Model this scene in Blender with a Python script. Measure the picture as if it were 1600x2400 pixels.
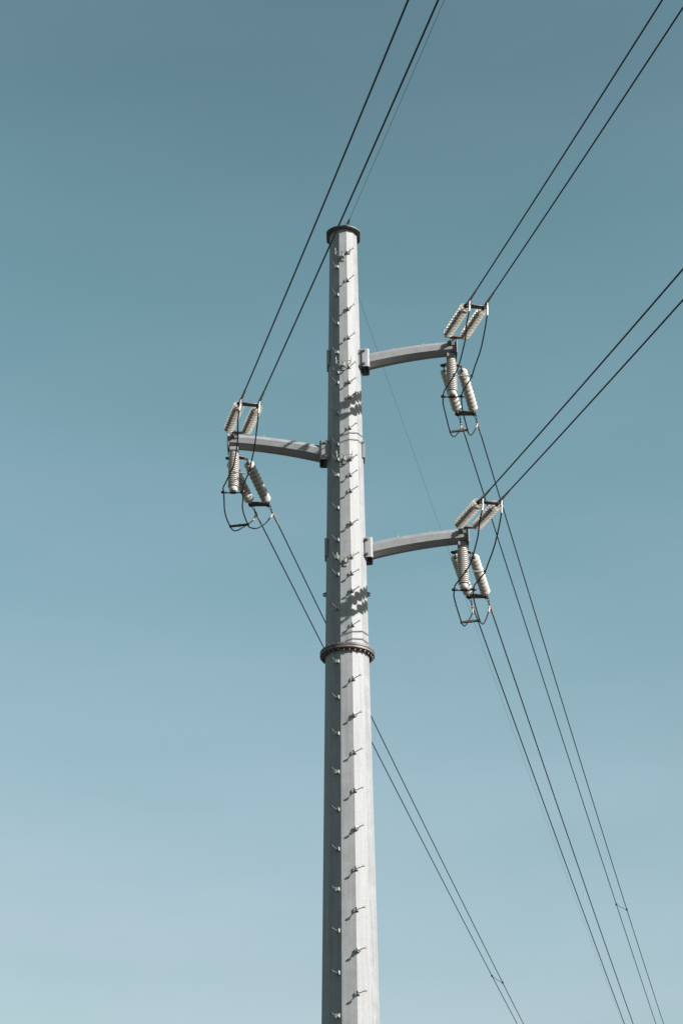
import bpy, math, random
from mathutils import Vector, Matrix

# ------------------------------------------------------------------ scene, camera, light
for o in list(bpy.data.objects):
    bpy.data.objects.remove(o)
sc = bpy.context.scene
COL = sc.collection
R = math.radians
rnd = random.Random(7)

cam_d = bpy.data.cameras.new('camera')
cam_d.sensor_fit = 'VERTICAL'; cam_d.sensor_height = 36.0; cam_d.sensor_width = 24.0
cam_d.lens = 63.0
cam_d.clip_start = 0.1; cam_d.clip_end = 20000
cam = bpy.data.objects.new('camera', cam_d); COL.objects.link(cam); sc.camera = cam
PITCH, YAW, ROLL = R(28.2), R(-0.16), R(-0.48)
fw = Vector((math.sin(YAW)*math.cos(PITCH), math.cos(YAW)*math.cos(PITCH), math.sin(PITCH)))
rt = Vector((math.cos(YAW), -math.sin(YAW), 0)); up = rt.cross(fw)
rt2 = rt*math.cos(ROLL) + up*math.sin(ROLL); up2 = -rt*math.sin(ROLL) + up*math.cos(ROLL)
m = Matrix((rt2, up2, -fw)).transposed().to_4x4(); m.translation = (0, -40, 1.6)
cam.matrix_world = m

SUN_AZ, SUN_EL = R(118), R(27.2)            # compass angle from +Y towards +X
w = bpy.data.worlds.new('World'); sc.world = w; w.use_nodes = True
nt = w.node_tree; nt.nodes.clear()
sky = nt.nodes.new('ShaderNodeTexSky'); sky.sky_type = 'NISHITA'; sky.sun_disc = False
sky.sun_elevation = SUN_EL; sky.sun_rotation = SUN_AZ
sky.air_density = 1.05; sky.dust_density = 0.5; sky.ozone_density = 1.0
def wmul(a, col):
    n_ = nt.nodes.new('ShaderNodeMix'); n_.data_type = 'RGBA'; n_.blend_type = 'MULTIPLY'; n_.inputs['Factor'].default_value = 1.0
    nt.links.new(a, n_.inputs['A'])
    if isinstance(col, tuple): n_.inputs['B'].default_value = (*col, 1)
    else: nt.links.new(col, n_.inputs['B'])
    return n_.outputs['Result']
# uniform colour grade of the whole sky (muted teal film look), then very faint high haze streaks
graded = wmul(sky.outputs[0], (1.843, 1.92, 1.536))
crv = nt.nodes.new('ShaderNodeRGBCurve'); mp_ = crv.mapping; mp_.use_clip = False; mp_.extend = 'EXTRAPOLATED'
CUR = ([(0, 0), (.15, .128), (.171, .155), (.223, .224), (.309, .335), (.468, .455), (1, .90)],
       [(0, 0), (.254, .235), (.292, .298), (.371, .388), (.503, .50), (.73, .605), (1, .80)],
       [(0, 0), (.347, .290), (.392, .355), (.479, .456), (.61, .578), (.783, .655), (1, .80)])
for ch, pts_ in enumerate(CUR):
    c_ = mp_.curves[ch]; c_.points[0].location = pts_[0]; c_.points[1].location = pts_[-1]
    for q_ in pts_[1:-1]: c_.points.new(*q_)
mp_.update()
scl = wmul(graded, (0.1, 0.1, 0.1)); nt.links.new(scl, crv.inputs['Color'])
tcw = nt.nodes.new('ShaderNodeTexCoord'); mpw = nt.nodes.new('ShaderNodeMapping'); mpw.inputs['Scale'].default_value = (3.2, 3.2, 13.0)
mpw.inputs['Rotation'].default_value = (0.05, 0.12, 0.3)
nzw = nt.nodes.new('ShaderNodeTexNoise'); nzw.inputs['Scale'].default_value = 1.3; nzw.inputs['Detail'].default_value = 6
rmw = nt.nodes.new('ShaderNodeValToRGB')
rmw.color_ramp.elements[0].position = 0.38; rmw.color_ramp.elements[0].color = (0.965, 0.98, 0.978, 1)
rmw.color_ramp.elements[1].position = 0.66; rmw.color_ramp.elements[1].color = (1.07, 1.028, 1.04, 1)
nt.links.new(tcw.outputs['Generated'], mpw.inputs['Vector']); nt.links.new(mpw.outputs['Vector'], nzw.inputs['Vector']); nt.links.new(nzw.outputs['Fac'], rmw.inputs['Fac'])
fin = wmul(wmul(crv.outputs['Color'], rmw.outputs['Color']), (5, 5, 5))
bg = nt.nodes.new('ShaderNodeBackground'); bg.inputs['Strength'].default_value = 0.0813
wo = nt.nodes.new('ShaderNodeOutputWorld')
nt.links.new(fin, bg.inputs['Color']); nt.links.new(bg.outputs[0], wo.inputs[0])

sun_d = bpy.data.lights.new('sun', 'SUN'); sun_d.energy = 5.0; sun_d.angle = R(0.5); sun_d.color = (1.0, 0.972, 0.918)
sun = bpy.data.objects.new('sun', sun_d); COL.objects.link(sun)
sv = Vector((math.sin(SUN_AZ)*math.cos(SUN_EL), math.cos(SUN_AZ)*math.cos(SUN_EL), math.sin(SUN_EL)))
sun.rotation_euler = sv.to_track_quat('Z', 'Y').to_euler(); sun.location = (60, -40, 60)
sc.view_settings.view_transform = 'Standard'; sc.view_settings.look = 'None'
sc.view_settings.exposure = 1.3; sc.view_settings.gamma = 1.0
sc.view_settings.use_curve_mapping = False
sc.render.engine = 'CYCLES'

# ------------------------------------------------------------------ materials
def mat(name, col, rough=0.5, metal=0.0, var=0.12, scale=8.0, streak=0.0, spec=0.5, tintcol=None, bump=0.0, spangle=0.0, rand=0.0):
    m = bpy.data.materials.new(name); m.use_nodes = True
    n = m.node_tree; b = n.nodes['Principled BSDF']; L = n.links.new
    b.inputs['Roughness'].default_value = rough; b.inputs['Metallic'].default_value = metal
    b.inputs['Specular IOR Level'].default_value = spec
    tc = n.nodes.new('ShaderNodeTexCoord')
    noise = n.nodes.new('ShaderNodeTexNoise'); noise.inputs['Scale'].default_value = scale
    noise.inputs['Detail'].default_value = 5; noise.inputs['Roughness'].default_value = 0.6
    L(tc.outputs['Object'], noise.inputs['Vector'])
    ramp = n.nodes.new('ShaderNodeValToRGB')
    c = col; d = tuple(x*(1-var) for x in c); e = tuple(min(1, x*(1+var*0.7)) for x in c)
    if tintcol: d = tintcol
    ramp.color_ramp.elements[0].position = 0.3; ramp.color_ramp.elements[0].color = (*d, 1)
    ramp.color_ramp.elements[1].position = 0.7; ramp.color_ramp.elements[1].color = (*e, 1)
    L(noise.outputs['Fac'], ramp.inputs['Fac'])
    last = ramp.outputs['Color']
    def mul(last, fac_socket, lo, hi, p0, p1):
        r2 = n.nodes.new('ShaderNodeValToRGB')
        r2.color_ramp.elements[0].position = p0; r2.color_ramp.elements[0].color = (lo, lo, lo, 1)
        r2.color_ramp.elements[1].position = p1; r2.color_ramp.elements[1].color = (hi, hi, hi, 1)
        L(fac_socket, r2.inputs['Fac'])
        mx = n.nodes.new('ShaderNodeMix'); mx.data_type = 'RGBA'; mx.blend_type = 'MULTIPLY'; mx.inputs['Factor'].default_value = 1
        L(last, mx.inputs['A']); L(r2.outputs['Color'], mx.inputs['B'])
        return mx.outputs['Result']
    if streak:
        mp = n.nodes.new('ShaderNodeMapping'); mp.inputs['Scale'].default_value = (9, 9, 0.35)
        L(tc.outputs['Object'], mp.inputs['Vector'])
        s = n.nodes.new('ShaderNodeTexNoise'); s.inputs['Scale'].default_value = 1.6; s.inputs['Detail'].default_value = 6
        L(mp.outputs['Vector'], s.inputs['Vector'])
        last = mul(last, s.outputs['Fac'], 1-streak, 1.0, 0.32, 0.6)
    if spangle:
        v = n.nodes.new('ShaderNodeTexVoronoi'); v.inputs['Scale'].default_value = 34
        L(tc.outputs['Object'], v.inputs['Vector'])
        sp = n.nodes.new('ShaderNodeSeparateColor'); L(v.outputs['Color'], sp.inputs['Color'])
        last = mul(last, sp.outputs['Red'], 1-spangle, 1.0, 0.0, 1.0)
    if rand:                                     # each piece its own slight tone
        oi = n.nodes.new('ShaderNodeObjectInfo'); last = mul(last, oi.outputs['Random'], 1-rand, 1.0, 0.0, 1.0)
    L(last, b.inputs['Base Color'])
    rr = n.nodes.new('ShaderNodeMapRange'); rr.inputs['To Min'].default_value = max(0.03, rough-0.1); rr.inputs['To Max'].default_value = min(1, rough+0.1)
    L(noise.outputs['Fac'], rr.inputs['Value']); L(rr.outputs['Result'], b.inputs['Roughness'])
    if bump:
        bp = n.nodes.new('ShaderNodeBump'); bp.inputs['Strength'].default_value = bump; bp.inputs['Distance'].default_value = 0.01
        L(noise.outputs['Fac'], bp.inputs['Height']); L(bp.outputs['Normal'], b.inputs['Normal'])
    return m

M = dict(
    galv=mat('galvanised_steel', (0.200, 0.2045, 0.214), 0.6, 0.0, 0.13, 2.6, 0.17, 0.35, spangle=0.12, bump=0.04),
    arm=mat('galvanised_arm_steel', (0.192, 0.194, 0.203), 0.6, 0.0, 0.13, 5.0, 0.0, 0.35, spangle=0.10, bump=0.03),
    zinc=mat('bright_zinc', (0.30, 0.295, 0.285), 0.45, 0.35, 0.15, 20.0, rand=0.3),
    darkzinc=mat('weathered_zinc', (0.115, 0.115, 0.118), 0.55, 0.3, 0.25, 18.0),
    flange=mat('weathered_flange_steel', (0.105, 0.085, 0.080), 0.6, 0.2, 0.3, 7.0, tintcol=(0.055, 0.047, 0.045), bump=0.05),
    capm=mat('cap_steel', (0.085, 0.083, 0.083), 0.6, 0.1, 0.2, 6.0),
    yoke=mat('brown_forged_steel', (0.085, 0.06, 0.055), 0.6, 0.2, 0.35, 16.0, tintcol=(0.05, 0.034, 0.031)),
    forged=mat('dark_forged_iron', (0.04, 0.038, 0.04), 0.55, 0.3, 0.3, 20.0),
    porc=mat('glazed_porcelain', (0.40, 0.378, 0.348), 0.22, 0.0, 0.10, 9.0, rand=0.17),
    post=mat('ribbed_post_porcelain', (0.37, 0.345, 0.322), 0.35, 0.0, 0.06, 6.0),
    alu=mat('pale_aluminium', (0.34, 0.32, 0.31), 0.42, 0.25, 0.12, 18.0),
    sleeve=mat('oxidised_aluminium_sleeve', (0.19, 0.168, 0.16), 0.5, 0.2, 0.25, 20.0),
    wire=mat('blackened_conductor', (0.006, 0.009, 0.013), 0.55, 0.0, 0.2, 30.0, spec=0.25),
    gwire=mat('shield_wire_steel', (0.03, 0.036, 0.04), 0.5, 0.3, 0.2, 30.0),
    ground=mat('dry_grass_ground', (0.034, 0.042, 0.036), 0.95, 0.0, 0.4, 0.35, tintcol=(0.045, 0.044, 0.036)),
    blocker=mat('horizon_blocker_green', (0.036, 0.048, 0.030), 0.95, 0.0, 0.4, 0.05, tintcol=(0.022, 0.032, 0.022)),  # dark green for the added ridge that blocks the horizon
    conc=mat('foundation_concrete', (0.25, 0.24, 0.23), 0.85, 0.0, 0.2, 6.0),
)

# ------------------------------------------------------------------ mesh helpers
class MB:
    def __init__(s): s.v = []; s.f = []
    def add(s, vs, fs):
        o = len(s.v); s.v += [tuple(x) for x in vs]; s.f += [tuple(i+o for i in f) for f in fs]; return s
    def box(s, c, d, rot=None, bev=0.0):
        x, y, z = (q/2 for q in d); c = Vector(c)
        if bev <= 0:
            P = [Vector((a*x, b*y, e*z)) for a in (-1, 1) for b in (-1, 1) for e in (-1, 1)]
            F = [(0,1,3,2), (4,6,7,5), (0,4,5,1), (2,3,7,6), (0,2,6,4), (1,5,7,3)]
        else:
            b_ = min(bev, x*.9, y*.9, z*.9); P = []; F = []
            # chamfered box: rings through z
            ring = lambda zx, zy, zz: [Vector((zx, -zy+b_, zz)), Vector((zx, zy-b_, zz)), Vector((zx-b_, zy, zz)), Vector((-zx+b_, zy, zz)),
                                       Vector((-zx, zy-b_, zz)), Vector((-zx, -zy+b_, zz)), Vector((-zx+b_, -zy, zz)), Vector((zx-b_, -zy, zz))]
            P = ring(x-b_, y-b_, -z) + ring(x, y, -z+b_) + ring(x, y, z-b_) + ring(x-b_, y-b_, z)
            for k in range(3):
                for i in range(8):
                    j = (i+1) % 8; F.append((k*8+i, k*8+j, k*8+8+j, k*8+8+i))
            F.append(tuple(range(7, -1, -1))); F.append(tuple(range(24, 32)))
        if rot is not None: P = [rot @ p for p in P]
        return s.add([p+c for p in P], F)
    def tube(s, path, r, n=8, cap=True):
        path = [Vector(p) for p in path]; rs = r if isinstance(r, (list, tuple)) else [r]*len(path)
        t0 = (path[1]-path[0]).normalized(); u = t0.orthogonal().normalized(); V = []; F = []
        for i, p in enumerate(path):
            a = path[max(0, i-1)]; b = path[min(len(path)-1, i+1)]; t = (b-a).normalized()
            u = (u - t*u.dot(t)).normalized(); v = t.cross(u)
            for k in range(n):
                an = 2*math.pi*k/n; V.append(p + (u*math.cos(an)+v*math.sin(an))*rs[i])
        for i in range(len(path)-1):
            for k in range(n):
                j = (k+1) % n; F.append((i*n+k, i*n+j, (i+1)*n+j, (i+1)*n+k))
        if cap: F.append(tuple(range(n-1, -1, -1))); F.append(tuple((len(path)-1)*n+k for k in range(n)))
        return s.add(V, F)
    def cyl(s, a, b, r, n=12): return s.tube([a, b], r, n)
    def lathe(s, prof, o=(0,0,0), ax='X', n=24, phase=0.0, close=True):
        o = Vector(o); V = []; F = []
        for (h, r) in prof:
            for k in range(n):
                an = 2*math.pi*k/n + phase; c, q = r*math.cos(an), r*math.sin(an)
                V.append(o + (Vector((h, c, q)) if ax == 'X' else Vector((c, q, h))))
        for i in range(len(prof)-1):
            for k in range(n):
                j = (k+1) % n; F.append((i*n+k, i*n+j, (i+1)*n+j, (i+1)*n+k))
        if close:
            F.append(tuple(range(n-1, -1, -1))); F.append(tuple((len(prof)-1)*n+k for k in range(n)))
        return s.add(V, F)
    def prism(s, poly, z0, z1):                    # polygon in local XY, extruded in Z
        n = len(poly); V = [(x, y, z0) for x, y in poly] + [(x, y, z1) for x, y in poly]
        F = [tuple(range(n-1, -1, -1)), tuple(range(n, 2*n))] + [(i, (i+1) % n, n+(i+1) % n, n+i) for i in range(n)]
        return s.add(V, F)
    def torus(s, c, R_, r, nrm=(1,0,0), n=16, k=6, a0=0, a1=2*math.pi):
        nrm = Vector(nrm).normalized(); u = nrm.orthogonal().normalized(); v = nrm.cross(u); full = abs(a1-a0-2*math.pi) < 1e-4
        P = [Vector(c)+(u*math.cos(a0+(a1-a0)*i/n)+v*math.sin(a0+(a1-a0)*i/n))*R_ for i in range(n+1)]
        return s.tube(P, r, k, cap=not full)
    def mesh(s, name, material, smooth=40):
        me = bpy.data.meshes.new(name); me.from_pydata(s.v, [], s.f); me.validate()
        import bmesh
        b = bmesh.new(); b.from_mesh(me); bmesh.ops.recalc_face_normals(b, faces=b.faces); b.to_mesh(me); b.free()
        if smooth:
            me.shade_smooth(); me.set_sharp_from_angle(angle=R(smooth))
        me.materials.append(M[material]); return me

def obj(name, me, parent=None, mw=None):
    o = bpy.data.objects.new(name, me); COL.objects.link(o)
    if parent is not None: o.parent = parent
    if mw is not None: o.matrix_local = mw
    return o
def tag(o, label=None, cat=None, group=None, kind=None):
    if label: o['label'] = label
    if cat: o['category'] = cat
    if group: o['group'] = group
    if kind: o['kind'] = kind
    return o
def empty(name, mw, label, cat, group=None):
    o = bpy.data.objects.new(name, None); COL.objects.link(o); o.empty_display_size = 0.2
    o.matrix_world = mw; return tag(o, label, cat, group)
def T(x, y, z): return Matrix.Translation((x, y, z))
def frame(origin, xdir, upv=(0, 0, 1)):
    x = Vector(xdir).normalized(); y = Vector(upv).cross(x).normalized(); z = x.cross(y)
    m = Matrix((x, y, z)).transposed().to_4x4(); m.translation = origin; return m
def plate_mesh(name, outline, holes, thick, material):
    cu = bpy.data.curves.new(name, 'CURVE'); cu.dimensions = '2D'; cu.fill_mode = 'BOTH'; cu.extrude = thick/2
    cu.bevel_depth = 0.003; cu.bevel_resolution = 0
    def spl(pts):
        s = cu.splines.new('POLY'); s.points.add(len(pts)-1)
        for q, p in zip(s.points, pts): q.co = (p[0], p[1], 0, 1)
        s.use_cyclic_u = True
    spl(outline)
    for (x, y, r) in holes: spl([(x+r*math.cos(a*math.pi/6), y+r*math.sin(a*math.pi/6)) for a in range(12)])
    o = bpy.data.objects.new(name, cu); COL.objects.link(o)
    dg = bpy.context.evaluated_depsgraph_get(); me = bpy.data.meshes.new_from_object(o.evaluated_get(dg))
    bpy.data.objects.remove(o); bpy.data.curves.remove(cu)
    me.name = name; me.materials.clear(); me.materials.append(M[material]); return me
def spline(pts, per=6):
    P = [Vector(p) for p in pts]; P = [P[0]*2-P[1]] + P + [P[-1]*2-P[-2]]; out = []
    for i in range(1, len(P)-2):
        a, b, c, d = P[i-1], P[i], P[i+1], P[i+2]
        for k in range(per):
            t = k/per
            out.append(0.5*((2*b)+(c-a)*t+(2*a-5*b+4*c-d)*t*t+(3*b-a-3*c+d)*t**3))
    out.append(P[-2]); return out

# ------------------------------------------------------------------ ground
g = MB(); N = 48
g.add([(0, 0, 0)] + [(6000*math.cos(2*math.pi*k/N), 6000*math.sin(2*math.pi*k/N), 0) for k in range(N)],
      [(0, k+1, (k+1) % N+1) for k in range(N)])
tag(obj('ground', g.mesh('ground', 'ground', 0)), kind='structure')

# added ridge all round, unseen below the frame, to block bright horizon sky
hb = MB(); V = []; F = []; NA = 144; prof_h = [(330, -0.5), (380, 0.35), (440, 0.8), (520, 1.0), (640, 0.9), (800, 0.5), (950, -0.5)]
for i in range(NA):
    a = 2*math.pi*i/NA
    h = 46+9*math.sin(2*a+0.6)+6*math.sin(5*a+1.9)+4*math.sin(11*a+0.3)+3*math.sin(23*a)
    for (d, f) in prof_h:
        dd = d*(1+0.06*math.sin(3*a+d*0.01)); V.append((dd*math.sin(a), dd*math.cos(a), h*f if f > 0 else -0.6))
n_ = len(prof_h)
for i in range(NA):
    for k in range(n_-1):
        j = (i+1) % NA; F.append((i*n_+k, j*n_+k, j*n_+k+1, i*n_+k+1))
tag(obj('horizon_blocker', hb.add(V, F).mesh('horizon_blocker', 'blocker', 60)), kind='structure')

# ------------------------------------------------------------------ pole
def rad(z): return (0.371+(31.52-z)*0.01245)/0.965
PH = R(-17)                                     # first corner, measured from the camera side towards +X
def ringpt(r, a, z): return Vector((r*math.sin(a), -r*math.cos(a), z))
def shaft(z0, z1):
    b = MB(); V = []; F = []; NS = 24; zs = [z0+(z1-z0)*i/6 for i in range(7)]
    # 12 flats with small rounded bends at the corners
    for z in zs:
        r = rad(z); ap = r*math.cos(R(15))
        for k in range(12):
            a = PH+R(30)*k
            for da in (-1.3, 0, 1.3):
                rr = ap/math.cos(R(15)-abs(R(da))) if da else r*0.9992
                V.append(ringpt(rr, a+R(da), z))
    n = 36
    for i in range(len(zs)-1):
        for k in range(n):
            j = (k+1) % n; F.append((i*n+k, i*n+j, (i+1)*n+j, (i+1)*n+k))
    F.append(tuple(range(n))); F.append(tuple((len(zs)-1)*n+k for k in range(n)))
    return b.add(V, F)
pole = empty('transmission_pole', T(0, 0, 0), 'tall tapered twelve-sided galvanised steel monopole with three crossarms', 'pole')
ZF = 19.10
obj('upper_shaft', shaft(ZF+0.07, 31.65).mesh('upper_shaft', 'galv', 12), pole)
obj('lower_shaft', shaft(0.10, ZF-0.07).mesh('lower_shaft', 'galv', 12), pole)
# base
bp = obj('base_plate', MB().lathe([(0.02, 1.02), (0.10, 1.02), (0.105, 1.01)], ax='Z', n=36).mesh('base_plate', 'darkzinc', 40), pole)
ab = MB().cyl((0, 0, 0), (0, 0, 0.22), 0.028, 8).lathe([(0.085, 0.05), (0.13, 0.05)], ax='Z', n=6).mesh('anchor_bolt', 'darkzinc')
for k in range(16):
    a = 2*math.pi*k/16; obj('anchor_bolt', ab, bp, T(0.93*math.cos(a), 0.93*math.sin(a), 0.02))
tag(obj('foundation', MB().lathe([(-0.5, 1.4), (0.012, 1.4), (0.02, 1.39)], ax='Z', n=40).mesh('foundation', 'conc')),
    'round concrete foundation under the steel monopole', 'foundation')
# splice flange
RF = 0.665
def fl(z0, z1): return MB().lathe([(z0, 0.50), (z0, RF-0.012), (z0+0.010, RF), (z1-0.010, RF), (z1, RF-0.012), (z1, 0.48)], ax='Z', n=72, close=False)
f1 = obj('flange_plate', fl(ZF-0.066, ZF-0.002).mesh('flange_plate', 'flange', 30), pole)
f2 = obj('flange_plate', fl(ZF+0.002, ZF+0.064).mesh('flange_plate', 'flange', 30), pole)
for o in (f1, f2): o['label'] = 'brownish weathered splice flange ring'
bolt = MB().cyl((0, 0, -0.122), (0, 0, 0.094), 0.013, 8).lathe([(-0.098, 0.022), (-0.068, 0.024)], ax='Z', n=6).lathe([(0.066, 0.024), (0.084, 0.022)], ax='Z', n=6).mesh('bolt', 'darkzinc')
for k in range(28):
    a = R(5)+2*math.pi*k/28; obj('bolt', bolt, f1, Matrix.LocRotScale(Vector((0.608*math.sin(a), -0.608*math.cos(a), ZF)), Matrix.Rotation(rnd.random()*6, 3, 'Z'), None))
# cap plate: round with two flats
def capring(r, fx):
    P = []
    for k in range(64):
        a = 2*math.pi*k/64; x, y = r*math.cos(a), r*math.sin(a); P.append((max(-fx, min(fx, x)), y))
    return P
cap = obj('cap_plate', MB().prism(capring(0.515, 0.462), 31.652, 31.678).mesh('cap_plate', 'capm', 30), pole)
for x, y in ((-0.03, -0.44), (0.16, -0.43), (-0.3, 0.25), (0.3, 0.25)):
    obj('cap_bolt', MB().cyl((x, y, 31.63), (x, y, 31.71), 0.014, 6).mesh('cap_bolt', 'zinc'), cap)
# small eye tabs on both sides of the shaft below the lowest arm
for sx in (-1, 1):
    r = rad(20.72)*0.97
    m_ = plate_mesh('eye_tab', [(0, -0.06), (0.05, -0.055), (0.085, -0.03), (0.095, 0), (0.085, 0.03), (0.05, 0.055), (0, 0.06)], [(0.055, 0, 0.018)], 0.02, 'darkzinc')
    obj('eye_tab', m_, pole, T(sx*(r-0.01), -0.02, 20.72) @ (Matrix.Rotation(math.pi, 4, 'Z') if sx < 0 else Matrix.Identity(4)) @ Matrix.Rotation(R(90), 4, 'X'))

# climbing steps
st_rod = MB().tube([(-0.01, 0, 0), (0.10, 0, 0.0), (0.17, 0, 0.006), (0.262, 0, 0.012)], 0.0095, 8).lathe([(0.262, 0.029), (0.274, 0.030), (0.280, 0.020)], (0, 0, 0.012), n=12).lathe([(0.012, 0.019), (0.032, 0.019)], n=6).mesh('step_rod', 'darkzinc')
def br(sgn): return (MB().box((0.026, 0.0, -0.040), (0.058, 0.085, 0.007), bev=0.0025)
                     .box((0.026, sgn*0.044, 0.0), (0.058, 0.007, 0.084), bev=0.0025)).mesh('step_bracket', 'zinc', 30)
br_p, br_m = br(1), br(-1)
ring_me = (MB().torus((0.085, 0, -0.008), 0.034, 0.0055, (0.9, 0.35, 0.2), 16, 6).torus((0.125, 0, -0.004), 0.030, 0.005, (0.9, -0.3, 0.15), 16, 6)
           .box((0.105, 0, -0.042), (0.05, 0.012, 0.014)).box((0.06, -0.012, 0.012), (0.006, 0.05, 0.075))).mesh('locking_ring', 'zinc')
def step(z, side, ring):
    z += rnd.uniform(-0.012, 0.012)
    r = rad(z)*math.cos(R(15))
    if side > 0: nrm, pos = 40, 14.5
    else: nrm, pos = -32, -25
    a = R(pos); rr = rad(z)*math.cos(R(15))/math.cos(R(((pos+17) % 30)-15))
    p = ringpt(rr, a, z); d = ringpt(1, R(nrm), 0)
    mm = frame(p, d) @ Matrix.Rotation(R(rnd.uniform(-4, 4)), 4, 'X') @ Matrix.Rotation(R(rnd.uniform(-3, 3)), 4, 'Y')
    # local Y of frame = up x d ; for the camera-facing side +Y points to the right
    b = obj('step_bracket', br_m if side > 0 else br_p, pole, mm)
    obj('step_rod', st_rod, b)
    if ring: obj('locking_ring', ring_me, b, Matrix.Rotation(R(rnd.uniform(-8, 8)), 4, 'X'))
sp = 0.9458*0.985
zz = lambda h: 1.6+0.985*h
for k in (0,1,2,3,4,4.5,5,6,7,7.5,8,9,10,10.5,11,12): step(zz(29.696-0.9458*k), 1, k in (0, 2, 4.5, 7, 9, 11))
for k in (0,1,2,3,3.66,4,5,6,6.5,7,8,9,9.5,10,11): step(zz(29.217-0.9458*k), -1, k in (0, 3, 7, 9.5))
for k in range(15): step(zz(16.919-0.9458*k), 1, k % 3 == 1)
for k in range(15): step(zz(17.385-0.9458*k), -1, k % 3 == 0)

# cable hangers: a T post with a wide upturned rod frame
def hanger_me():
    b = MB()
    b.box((0.0, -0.03, 0.0), (0.10, 0.012, 0.20), bev=0.003)
    b.cyl((0, 0, 0.03), (0, -0.26, 0.03), 0.020, 10).box((0, -0.20, -0.03), (0.055, 0.07, 0.12), bev=0.006)
    b.box((0, -0.12, 0.055), (0.07, 0.17, 0.012), bev=0.003)
    for y in (-0.245, -0.085):
        b.tube(spline([(-0.20, y, 0.17), (-0.195, y, 0.09), (-0.18, y, 0.062), (-0.14, y, 0.055), (0, y, 0.055), (0.14, y, 0.055), (0.18, y, 0.062), (0.195, y, 0.09), (0.20, y, 0.17)], 4), 0.0085, 6)
    for x in (-0.17, 0.17): b.tube([(x, -0.245, 0.058), (x, -0.085, 0.058)], 0.0085, 6)
    return b.mesh('cable_hanger', 'zinc', 35)
hm = hanger_me()
for z in (30.66, 27.12, 24.27, 21.36):
    a = R(-2); r = rad(z)*math.cos(R(15))
    obj('cable_hanger', hm, pole, T(*ringpt(r-0.008, a, z)) @ Matrix.Rotation(a, 4, 'Z'))

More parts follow.
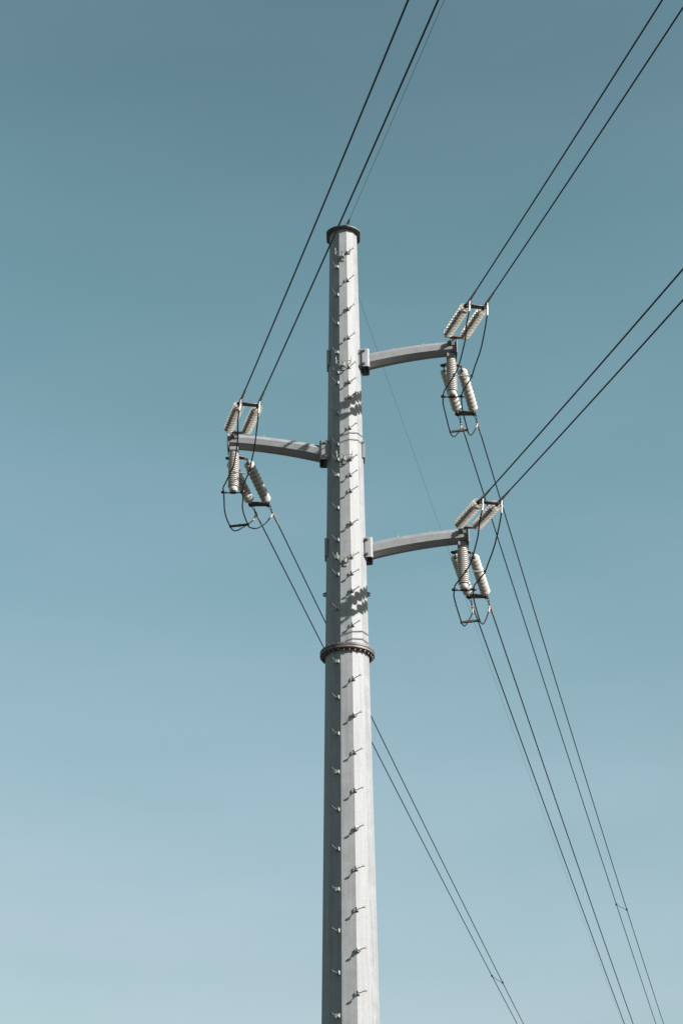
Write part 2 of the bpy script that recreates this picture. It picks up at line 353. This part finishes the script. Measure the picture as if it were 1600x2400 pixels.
# ------------------------------------------------------------------ crossarms (parts of the pole)
def arm_rel(u):                                 # rise of the arm axis relative to its tip, u = distance from the pole axis
    return -0.563+0.3176*u-0.0415*u*u
OFF0 = arm_rel(2.85)
def crossarm(sx, xt, zt, label):
    V = []; F = []; b = MB(); NU = 14; u0, u1 = 0.64, xt+0.145
    for i in range(NU+1):
        u = u0+(u1-u0)*i/NU; f = i/NU
        r = (0.204+(0.177-0.204)*f)/math.cos(R(22.5)); z = zt+arm_rel(u-(xt-2.85)*f)-OFF0
        for k in range(8):
            a = R(22.5-8+45*k); V.append((sx*u, -r*math.cos(a), z+r*math.sin(a)))
    for i in range(NU):
        for k in range(8):
            j = (k+1) % 8; F.append((i*8+k, i*8+j, (i+1)*8+j, (i+1)*8+k))
    F += [tuple(range(8)), tuple(NU*8+k for k in range(8))]
    arm = obj('cross_arm', b.add(V, F).mesh('cross_arm', 'arm', 20), pole); arm['label'] = label
    # end plate
    q = MB().box((sx*(u1+0.013), 0, zt-0.005), (0.026, 0.46, 0.50), bev=0.006)
    obj('end_plate', q.mesh('end_plate', 'arm', 30), arm)
    obj('weld_ring', MB().box((sx*(u1-0.006), 0, zt), (0.012, 0.378, 0.375), bev=0.005).mesh('weld_ring', 'arm', 30), arm)
    # mounting channel, open towards the pole, rounded outer corners
    zr = zt+arm_rel(0.64)-OFF0
    prof = []; ro, th = 0.075, 0.028
    xo, yo = 0.665, 0.245
    for k in range(7):
        a = R(90)*k/6; prof.append((xo-ro+ro*math.sin(a), -yo+ro-ro*math.cos(a)))
    outer = [(0.465, -yo)] + prof + [(x, -y) for x, y in reversed(prof)] + [(0.465, yo)]
    inner = []
    ri = ro-th
    for k in range(7):
        a = R(90)*k/6; inner.append((xo-ro+ri*math.sin(a), -yo+ro-ri*math.cos(a)))
    inner = [(0.465, -yo+th)] + inner + [(x, -y) for x, y in reversed(inner)] + [(0.465, yo-th)]
    n = len(outer); V = []; F = []
    for z in (zr-0.275, zr+0.275):
        V += [(sx*x, y, z) for x, y in outer] + [(sx*x, y, z) for x, y in inner]
    for i in range(n-1):
        F += [(i, i+1, 2*n+i+1, 2*n+i), (n+i, n+i+1, 3*n+i+1, 3*n+i), (i, i+1, n+i+1, n+i), (2*n+i, 2*n+i+1, 3*n+i+1, 3*n+i)]
    F += [(0, n, 3*n, 2*n), (n-1, 2*n-1, 4*n-1, 3*n-1)]
    obj('mounting_channel', MB().add(V, F).mesh('mounting_channel', 'arm', 35), arm)
    # pole lugs inside the channel and a thick backing pad on the shaft
    rp = rad(zr)
    for sy in (-1, 1):
        obj('pole_lug', MB().box((sx*(rp*0.85+0.585)/2, sy*(yo-th-0.018), zr), (0.585-rp*0.85, 0.030, 0.46), bev=0.004).mesh('pole_lug', 'galv', 30), arm)
    obj('backing_pad', MB().box((-sx*(rp*0.985), -0.03, zr+0.03), (0.075, 0.34, 0.50), bev=0.006).mesh('backing_pad', 'galv', 30), arm)
    obj('backing_pad', MB().box((sx*(rp*0.972), 0.0, zr+0.01), (0.06, 0.40, 0.56), bev=0.006).mesh('backing_pad', 'galv', 30), arm)
    bb = MB().cyl((0, -yo-0.05, 0), (0, yo+0.05, 0), 0.021, 10)
    for sy in (-1, 1):
        V = MB().lathe([(0, 0.042), (0.030, 0.040)], n=6)
        b2 = [(0+q[1], sy*(yo+0.002+q[0]), q[2]) for q in V.v]; bb.add(b2, V.f)
    bb = bb.mesh('through_bolt', 'darkzinc', 35)
    for dz in (-0.20, 0.20): obj('through_bolt', bb, arm, T(sx*0.515, 0, zr+dz))
    # string lugs at the tip
    for sy, zc, nm in ((-1, 0.08, 'string_lug'), (1, -0.15, 'string_lug')):
        obj(nm, MB().box((sx*xt, sy*0.235, zt+zc), (0.032, 0.17, 0.15), bev=0.012).box((sx*xt, sy*0.188, zt+zc-0.01), (0.19, 0.03, 0.14), bev=0.006)
            .cyl((sx*xt-0.05, sy*0.29, zt+zc), (sx*xt+0.05, sy*0.29, zt+zc), 0.016, 8).mesh('string_lug', 'darkzinc', 30), arm)
    # post seat beneath the tip
    obj('post_seat', MB().box((sx*xt, 0, zt-0.235), (0.225, 0.24, 0.10), bev=0.008).box((sx*xt, -0.0, zt-0.292), (0.205, 0.22, 0.018), bev=0.004).mesh('post_seat', 'arm', 30), arm)
    # drain nipples on top of the arm
    for u in (1.3, 2.1):
        z = zt+arm_rel(u)-OFF0+0.19
        obj('vent_pin', MB().cyl((sx*u, 0, z), (sx*u, 0, z+0.09), 0.008, 6).mesh('vent_pin', 'zinc'), arm)
    return arm

SITES = [dict(sx=1, xt=2.82, zt=27.93, nm='upper right'), dict(sx=-1, xt=2.865, zt=25.125, nm='left'), dict(sx=1, xt=2.90, zt=22.31, nm='lower right')]
for s in SITES: crossarm(s['sx'], s['xt'], s['zt'], s['nm']+' upswept octagonal steel crossarm')

# ------------------------------------------------------------------ insulators and hardware: shared meshes
disc_prof = [(-0.020, 0.050), (-0.016, 0.070), (-0.006, 0.096), (0.008, 0.118), (0.023, 0.132), (0.037, 0.1385), (0.047, 0.1375), (0.053, 0.131), (0.051, 0.124),
             (0.036, 0.120), (0.036, 0.110), (0.054, 0.106), (0.055, 0.099), (0.036, 0.095), (0.036, 0.085), (0.053, 0.081), (0.054, 0.074), (0.036, 0.070), (0.035, 0.060),
             (0.050, 0.056), (0.050, 0.050), (0.032, 0.045), (0.030, 0.022), (0.048, 0.020), (0.050, 0.012)]
disc_me = MB().lathe(disc_prof, n=28).mesh('disc', 'porc', 50)
cap_me = MB().lathe([(-0.088, 0.022), (-0.086, 0.034), (-0.070, 0.046), (-0.035, 0.052), (-0.014, 0.056), (-0.010, 0.050)], n=16).mesh('disc_cap', 'darkzinc', 40)
pin_me = MB().cyl((0.045, 0, 0), (0.096, 0, 0), 0.013, 8).mesh('disc_pin', 'forged')
SP = 0.176
lnk_a = MB().cyl((-0.19, 0, 0), (-0.08, 0, 0), 0.014, 8).torus((-0.20, 0, 0), 0.028, 0.011, (0, 0, 1), 12, 6).mesh('ball_link', 'forged')
lnk_b = MB().cyl((0.05, 0, 0), (0.17, 0, 0), 0.014, 8).torus((0.185, 0, 0), 0.028, 0.011, (0, 0, 1), 12, 6).mesh('socket_clevis', 'forged')
def ins_string(mw, label, group, SP=SP):
    t = empty('insulator_string', mw, label, 'insulator', group)
    for k in range(10):
        mm = T(k*SP, 0, 0) @ Matrix.Rotation(R(rnd.uniform(-1.2, 1.2)), 4, 'Y') @ Matrix.Rotation(rnd.random()*6, 4, 'X')
        d = obj('disc', disc_me, t, mm); obj('disc_cap', cap_me, d); obj('disc_pin', pin_me, d)
    obj('ball_link', lnk_a, t); obj('socket_clevis', lnk_b, t, T(9*SP, 0, 0)); return t

HW = 0.228                                    # half spacing of a pair
tri = [(0.0, -0.055), (0.02, -0.075), (0.11, -HW-0.05), (0.15, -HW-0.05), (0.17, -HW+0.01), (0.165, 0), (0.17, HW-0.01), (0.15, HW+0.05), (0.11, HW+0.05), (0.02, 0.075), (0.0, 0.055)]
tri_me = plate_mesh('yoke_plate', tri, [(0.085, -0.07, 0.015), (0.085, 0.07, 0.015), (0.12, 0.16, 0.012)], 0.022, 'yoke')
rec = [(0.0, -HW-0.035), (0.02, -HW-0.055), (0.15, -HW-0.06), (0.185, -HW-0.035), (0.19, HW+0.035), (0.15, HW+0.06), (0.02, HW+0.055), (0.0, HW+0.035)]
rec_me = plate_mesh('yoke_plate', rec, [(0.045, 0.03, 0.0155), (0.14, -0.12, 0.0155), (0.14, 0.05, 0.0155), (0.14, 0.19, 0.0135), (0.05, -0.17, 0.012)], 0.022, 'yoke')
def shackle_me(L, dark='forged'):
    b = MB()
    for s in (-1, 1): b.tube([(0, s*0.024, 0), (L*0.55, s*0.026, 0), (L*0.9, s*0.016, 0), (L, 0, 0)], 0.010, 6)
    b.cyl((0, -0.05, 0), (0, 0.05, 0), 0.012, 6).lathe([(-0.012, 0.022), (0.012, 0.022)], (0, 0, 0), n=6)
    return b.mesh('shackle', dark, 40)
sh_s, sh_l = shackle_me(0.10), shackle_me(0.20)
pin2 = MB().cyl((0, 0, -0.05), (0, 0, 0.05), 0.017, 8).lathe([(-0.04, 0.03), (-0.018, 0.03)], ax='Z', n=6).lathe([(0.018, 0.03), (0.04, 0.03)], ax='Z', n=6).mesh('pin', 'forged')
def yoke(mw, kind, label, group):
    t = empty('yoke', mw, label, 'yoke plate', group)
    obj('yoke_plate', tri_me if kind == 'tri' else rec_me, t)
    if kind == 'tri':
        for y in (-HW, HW): obj('pin', pin2, t, T(0.13, y, 0))
        obj('shackle', sh_s, t, T(-0.085, 0, 0))
    else:
        for y in (-HW, HW): obj('pin', pin2, t, T(0.028, y, 0)); obj('pin', pin2, t, T(0.155, y, 0))
    return t
def oriented(a, b, size):                       # box from a to b
    a, b = Vector(a), Vector(b); fr = frame((a+b)/2, b-a); return (a+b)/2, ((b-a).length, *size), fr.to_3x3()

pb_me = MB().cyl((0, -0.034, 0), (0, 0.034, 0), 0.012, 6).mesh('pad_bolt', 'forged', 35)
def clamp_near(mw, mwi, jstart, label, group):
    # local X along the line away from the pole; jstart: world point where the jumper leaves
    t = empty('dead_end_clamp', mw, label, 'clamp', group)
    obj('eye_link', MB().cyl((0.0, 0, 0), (0.14, 0, 0), 0.020, 8).torus((0.0, 0, 0), 0.032, 0.012, (0, 1, 0), 12, 6).box((0.10, 0, 0.0), (0.10, 0.06, 0.075), bev=0.014).mesh('eye_link', 'forged', 35), t)
    obj('compression_sleeve', MB().lathe([(0.10, 0.020), (0.12, 0.033), (0.36, 0.033), (0.40, 0.028), (0.74, 0.027), (0.80, 0.020)], n=14).mesh('compression_sleeve', 'sleeve', 35), t)
    j = mwi @ Vector(jstart); a = Vector((0.20, 0, -0.02)); d = (j-a)
    b = MB(); c, sz, ro = oriented(a-d.normalized()*0.06, a+d*0.52, (0.030, 0.085)); b.box(c, sz, ro, bev=0.008)
    pad = obj('terminal_pad', b.mesh('terminal_pad', 'alu', 35), t)
    b = MB(); b.tube([a+d*0.48, a+d*0.55, a+d*0.98, a+d], [0.036, 0.027, 0.025, 0.018], 12); obj('terminal_barrel', b.mesh('terminal_barrel', 'alu', 40), t)
    fr = frame(a, d).to_3x3()
    for k in (0.05, 0.2, 0.36):
        for s in (-1, 1):
            mb = fr.to_4x4(); mb.translation = a+d*k+fr@Vector((0, 0, s*0.022)); obj('pad_bolt', pb_me, pad, mb)
    return t
def clamp_far(mw, mwi, jend, label, group):
    t = empty('dead_end_clamp', mw, label, 'clamp', group)
    obj('eye_link', MB().cyl((0.0, 0, 0), (0.12, 0, 0), 0.018, 8).torus((0.0, 0, 0), 0.030, 0.012, (0, 1, 0), 12, 6).box((0.10, 0, 0.0), (0.08, 0.05, 0.06), bev=0.012).mesh('eye_link', 'forged', 35), t)
    obj('shackle', sh_l, t, T(-0.21, 0, 0)); 
    obj('compression_sleeve', MB().lathe([(0.10, 0.020), (0.12, 0.031), (0.30, 0.031), (0.34, 0.026), (0.62, 0.026), (0.68, 0.019)], n=14).mesh('compression_sleeve', 'sleeve', 35), t)
    j = mwi @ Vector(jend); a = Vector((0.16, 0, -0.02)); d = (j-a); b = MB()
    c, sz, ro = oriented(a-d.normalized()*0.05, a+d*0.42, (0.030, 0.075)); b.box(c, sz, ro, bev=0.008)
    pad = obj('terminal_pad', b.mesh('terminal_pad', 'alu', 35), t)
    b = MB(); b.tube([a+d*0.38, a+d*0.46, a+d*0.98, a+d], [0.035, 0.026, 0.024, 0.017], 12); obj('terminal_barrel', b.mesh('terminal_barrel', 'alu', 40), t)
    fr = frame(a, d).to_3x3()
    for k in (0.06, 0.22, 0.34):
        mb = fr.to_4x4(); mb.translation = a+d*k; obj('pad_bolt', pb_me, pad, mb)
    return t

def post_profile():
    P = [(0.0, 0.080), (-0.045, 0.086), (-0.055, 0.092)]
    z = -0.06; n = 18; pitch = 1.0/n
    for k in range(n):
        r = 0.118+0.020*min(1, k/2.5)
        P += [(z, r-0.055), (z-0.004, r-0.012), (z-0.008, r-0.002), (z-0.014, r), (z-0.024, r), (z-0.029, r-0.003), (z-0.031, r-0.012), (z-0.029, r-0.050), (z-pitch+0.001, r-0.055)]; z -= pitch
    P += [(z-0.005, 0.112), (z-0.06, 0.108), (z-0.09, 0.092), (z-0.105, 0.080), (z-0.11, 0.062)]
    return P
post_me = MB().lathe(post_profile(), ax='Z', n=32).mesh('ribbed_body', 'post', 35)
crossbar_me = (MB().box((0, 0, -1.195), (0.13, 0.13, 0.03), bev=0.006).cyl((-0.21, 0, -1.205), (0.21, 0, -1.205), 0.017, 8).box((0, 0, -1.205), (0.20, 0.05, 0.03), bev=0.006)).mesh('crossbar', 'forged', 35)
jc_me = (MB().box((0, 0, 0), (0.085, 0.10, 0.075), bev=0.018).cyl((0, 0, -0.06), (0, 0, 0.06), 0.010, 6).lathe([(-0.065, 0.032), (0.065, 0.032)], (0, 0, 0), n=10)).mesh('jumper_clamp', 'forged', 35)

# ------------------------------------------------------------------ line geometry
AZN, SLN, CVN = R(12.357), 0.1728, 0.0007
AZF = R(13.37)
hn = Vector((math.sin(AZN), -math.cos(AZN), 0)); hf = Vector((math.sin(AZF), math.cos(AZF), 0))
dn = (hn+Vector((0, 0, -SLN))).normalized(); pn = Vector((math.cos(AZN), math.sin(AZN), 0))
SLF = 0.118
df = (hf+Vector((0, 0, -SLF))).normalized(); pf = Vector((1, 0.02, 0)).normalized()
yf = (Vector((-0.02, 1, 0)).normalized()+Vector((0, 0, -0.118))).normalized()
J1 = [(0.30,-2.80,-0.76),(0.25,-2.5,-0.91),(0.23,-2.05,-1.11),(0.10,-1.3,-1.36),(-0.01,-1.0,-1.46),(-0.15,-0.6,-1.51),(-0.235,-0.25,-1.475),(-0.24,0,-1.47),
      (-0.235,0.25,-1.53),(-0.15,0.75,-1.61),(0.0,1.4,-1.72),(0.11,1.75,-1.66),(0.24,2.2,-1.31),(0.38,2.6,-0.91)]
J2 = [(0.76,-2.75,-0.81),(0.71,-2.35,-1.0),(0.63,-1.8,-1.22),(0.52,-1.3,-1.385),(0.45,-1.0,-1.48),(0.34,-0.65,-1.52),(0.245,-0.25,-1.48),(0.24,0,-1.47),
      (0.245,0.25,-1.53),(0.31,0.65,-1.59),(0.46,1.4,-1.67),(0.52,1.65,-1.64),(0.61,1.9,-1.52),(0.73,2.3,-1.15),(0.80,2.6,-0.88)]
FAR = {'left': ((0.106, 0.0002), (0.116, 0.00025)), 'upper right': ((0.090, 0.0002), (0.104, 0.0004)), 'lower right': ((0.096, 0.0002), (0.110, 0.00035))}
SPACER_T = {'left': 37.1, 'upper right': 37.8}
WR = 0.0172
far_wires = {}
for s in SITES:
    nm = s['nm']; tip = Vector((s['sx']*s['xt'], 0, s['zt'])); armn = nm+' crossarm'
    An = tip+Vector((0.045, -0.29, 0.055 if nm != 'upper right' else 0.10)); Af = tip+Vector((0, 0.29, -0.15))
    upn = dn.cross(pn); 
    def fn(sd, y): return frame(An+dn*sd+pn*y, dn)        # local Y = up x dn
    def ff(sd, y): return frame(Af+df*sd+pf*y, df)
    def fy(sd): return frame(Af+df*sd, yf)
    yn = fn(0, 0).to_3x3() @ Vector((0, 1, 0)); sgn_n = 1 if yn.dot(pn) > 0 else -1
    yoke(fn(0.09, 0), 'tri', 'brown triangular yoke plate joining the strings above the '+armn+' tip', 'inner yoke plates')
    yoke(fn(2.055, 0), 'rect', 'brown rectangular yoke plate topping the two strings above the '+armn, 'outer yoke plates')
    yoke(fy(0.10), 'tri', 'brown triangular yoke plate behind the ribbed post under the '+armn, 'inner yoke plates')
    yoke(fy(2.27), 'rect', 'brown rectangular yoke plate ending the two strings below the '+armn, 'outer yoke plates')
    for i, sd in enumerate((-1, 1)):
        side = ('left', 'right')[i]
        ins_string(fn(0.40, sd*HW), side+' one of two white disc strings rising from the '+armn+' tip', 'disc insulator strings', 0.169)
        ins_string(ff(0.49, sd*HW), side+' one of two pale disc strings hanging below the '+armn+' tip', 'disc insulator strings')
        J = [tip+Vector(q)+Vector((rnd.uniform(-.006, .006), 0, rnd.uniform(-.01, .01))) for q in (J1, J2)[i]]
        if nm == 'left':
            for q, dx in ((8, -0.01), (9, -0.10), (10, -0.15), (11, -0.15), (12, -0.08)): J[q].x += dx
            J[9].z -= 0.05
        J[7] = tip+Vector((J1, J2)[i][7])
        mn = fn(2.30, sd*HW); mf = ff(2.68, sd*HW)
        clamp_near(mn, mn.inverted(), J[0], side+' aluminium dead-end clamp at the top of the strings above the '+armn, 'dead-end clamps')
        clamp_far(mf, mf.inverted(), J[-1], side+' aluminium dead-end clamp at the bottom of the strings below the '+armn, 'dead-end clamps')
        tag(obj('jumper_cable', MB().tube(spline(J, 6), WR, 10).mesh('jumper_cable', 'wire', 60)),
            side+' black jumper cable looping past the ribbed post of the '+armn, 'cable', 'jumper cables')
        # conductors
        S = mn.translation+dn*0.76; pts = []
        for k in range(0, 61):
            t = (k/60)**1.5*130; pts.append(S+hn*t+Vector((0, 0, -{'upper right': 0.172, 'left': 0.180, 'lower right': 0.176}[nm]*t+CVN*t*t)))
        tag(obj('conductor', MB().tube(pts, WR, 10).mesh('conductor', 'wire', 60)),
            side+' one of the pair of thick conductors rising from the '+armn, 'power line', 'conductors')
        a, b = FAR[nm][i]; S = mf.translation+df*0.64; pts = []
        for k in range(0, 91):
            t = (k/90)**1.3*190; pts.append(S+hf*t+Vector((0, 0, -a*t+b*t*t)))
        far_wires[(nm, i)] = (S, a, b)
        tag(obj('conductor', MB().tube(pts, WR, 10).mesh('conductor', 'wire', 60)),
            side+' one of the pair of thin conductors descending from the '+armn, 'power line', 'conductors')
    # post insulator
    pt = empty('post_insulator', T(tip.x, 0, tip.z-0.285), 'ribbed cream post insulator hanging under the '+armn+' tip', 'insulator', 'post insulators')
    obj('ribbed_body', post_me, pt); cb = obj('crossbar', crossbar_me, pt)
    for x in (-0.24, 0.24): obj('jumper_clamp', jc_me, cb, T(x, 0, -1.188))
    # jumper spacers
    def spacer(a, b, label, grp, r, style):
        a, b = tip+Vector(a), tip+Vector(b); mw = frame((a+b)/2, b-a); L = (b-a).length
        t = empty('jumper_spacer', mw, label, 'spacer', grp)
        if style == 'rod':
            obj('spacer_bar', MB().cyl((-L/2, 0, 0), (L/2, 0, 0), r, 8).cyl((0.0, 0, 0), (L*0.32, 0, 0), r*1.5, 8).mesh('spacer_bar', 'alu', 40), t)
        else:
            obj('spacer_bar', MB().box((0, 0, 0), (L-0.06, 0.05, 0.062), bev=0.012).box((0.02, 0, 0), (0.022, 0.058, 0.07)).mesh('spacer_bar', 'forged', 30), t)
        for x in (-L/2, L/2): obj('jumper_clamp', MB().lathe([(-0.03, 0.026), (-0.02, 0.036), (0.02, 0.036), (0.03, 0.026)], (0, 0, 0), n=10).box((0, 0, 0), (0.05, 0.07, 0.085), bev=0.014).mesh('jumper_clamp', 'forged', 35), t, T(x, 0, 0))
    spacer(J1[4], J2[4], 'thin pale spacer rod between jumper cables by the ribbed post under the '+armn, 'upper jumper spacers', 0.013, 'rod')
    lx = Vector((-0.15 if nm == 'left' else 0, 0, 0))
    spacer(Vector(J1[10])+lx, Vector(J2[10])+lx, 'grey spacer bar across the bottom of the jumper loop under the '+armn, 'lower jumper spacers', 0.03, 'bar')

# spacers out on the far spans
for nm, t in SPACER_T.items():
    P = []
    for i in (0, 1):
        S, a, b = far_wires[(nm, i)]; P.append(S+hf*t+Vector((0, 0, -a*t+b*t*t)))
    mw = frame((P[0]+P[1])/2, P[1]-P[0]); L = (P[1]-P[0]).length
    o = empty('line_spacer', mw, 'small spacer between the two thin conductors from the '+nm+' crossarm near the bottom right', 'spacer', 'line spacers')
    obj('spacer_bar', MB().tube([(-L/2, 0, 0), (0, 0, -0.02), (L/2, 0, 0)], 0.018, 8).mesh('spacer_bar', 'darkzinc', 40), o)
    for x in (-L/2, L/2): obj('wire_clamp', MB().box((x, 0, 0), (0.09, 0.12, 0.09), bev=0.025).mesh('wire_clamp', 'forged', 35), o)

# ------------------------------------------------------------------ shield wires on the pole top
Sg = Vector((0.186, -0.75, 31.72)); dg = (hn+Vector((0, 0, -0.145))).normalized()
pts = [Sg+hn*t+Vector((0, 0, -0.145*t+0.0007*t*t)) for t in [(k/60)**1.5*130 for k in range(61)]]
tag(obj('shield_wire', MB().tube(pts, 0.0052, 6).mesh('shield_wire', 'gwire', 60)), 'very thin wire from the pole cap up to the top edge', 'wire', 'shield wires')
Sf = Vector((0.0, 0.75, 31.64)); pts = [Sf+hf*t+Vector((0, 0, -0.12*t+0.0004*t*t)) for t in [(k/90)**1.3*200 for k in range(91)]]
tag(obj('shield_wire', MB().tube(pts, 0.0042, 6).mesh('shield_wire', 'gwire', 60)), 'hair-thin wire slanting down behind the right crossarms', 'wire', 'shield wires')
def gfit(S, d, base, label):
    L = (S-base).length; t = empty('wire_grip', frame(base, S-base), label, 'clamp', 'shield wire grips')
    b = MB()
    for s in (-1, 1): b.tube([(0, s*0.034, 0), (L*0.42, s*0.036, 0), (L*0.5, s*0.020, 0)], 0.013, 6)
    b.cyl((0.02, -0.05, 0), (0.02, 0.05, 0), 0.014, 8).cyl((L*0.45, -0.05, 0), (L*0.45, 0.05, 0), 0.013, 8)
    obj('shackle', b.mesh('shackle', 'zinc', 40), t)
    obj('grip_body', MB().lathe([(L*0.42, 0.016), (L*0.48, 0.036), (L*0.72, 0.033), (L*1.0, 0.010)], n=10).box((L*0.56, 0, 0.02), (0.09, 0.035, 0.06), bev=0.01).mesh('grip_body', 'darkzinc', 40), t)
    obj('anchor_lug', MB().box((-0.02, 0, 0), (0.12, 0.03, 0.07), bev=0.01).mesh('anchor_lug', 'darkzinc', 30), t)
gfit(Sg, dg, Vector((0.095, -0.36, 31.715)), 'small shackled wire grip standing on the front rim of the pole cap')
gfit(Sf, hf, Vector((-0.09, 0.36, 31.715)), 'small wire grip at the back of the pole cap')
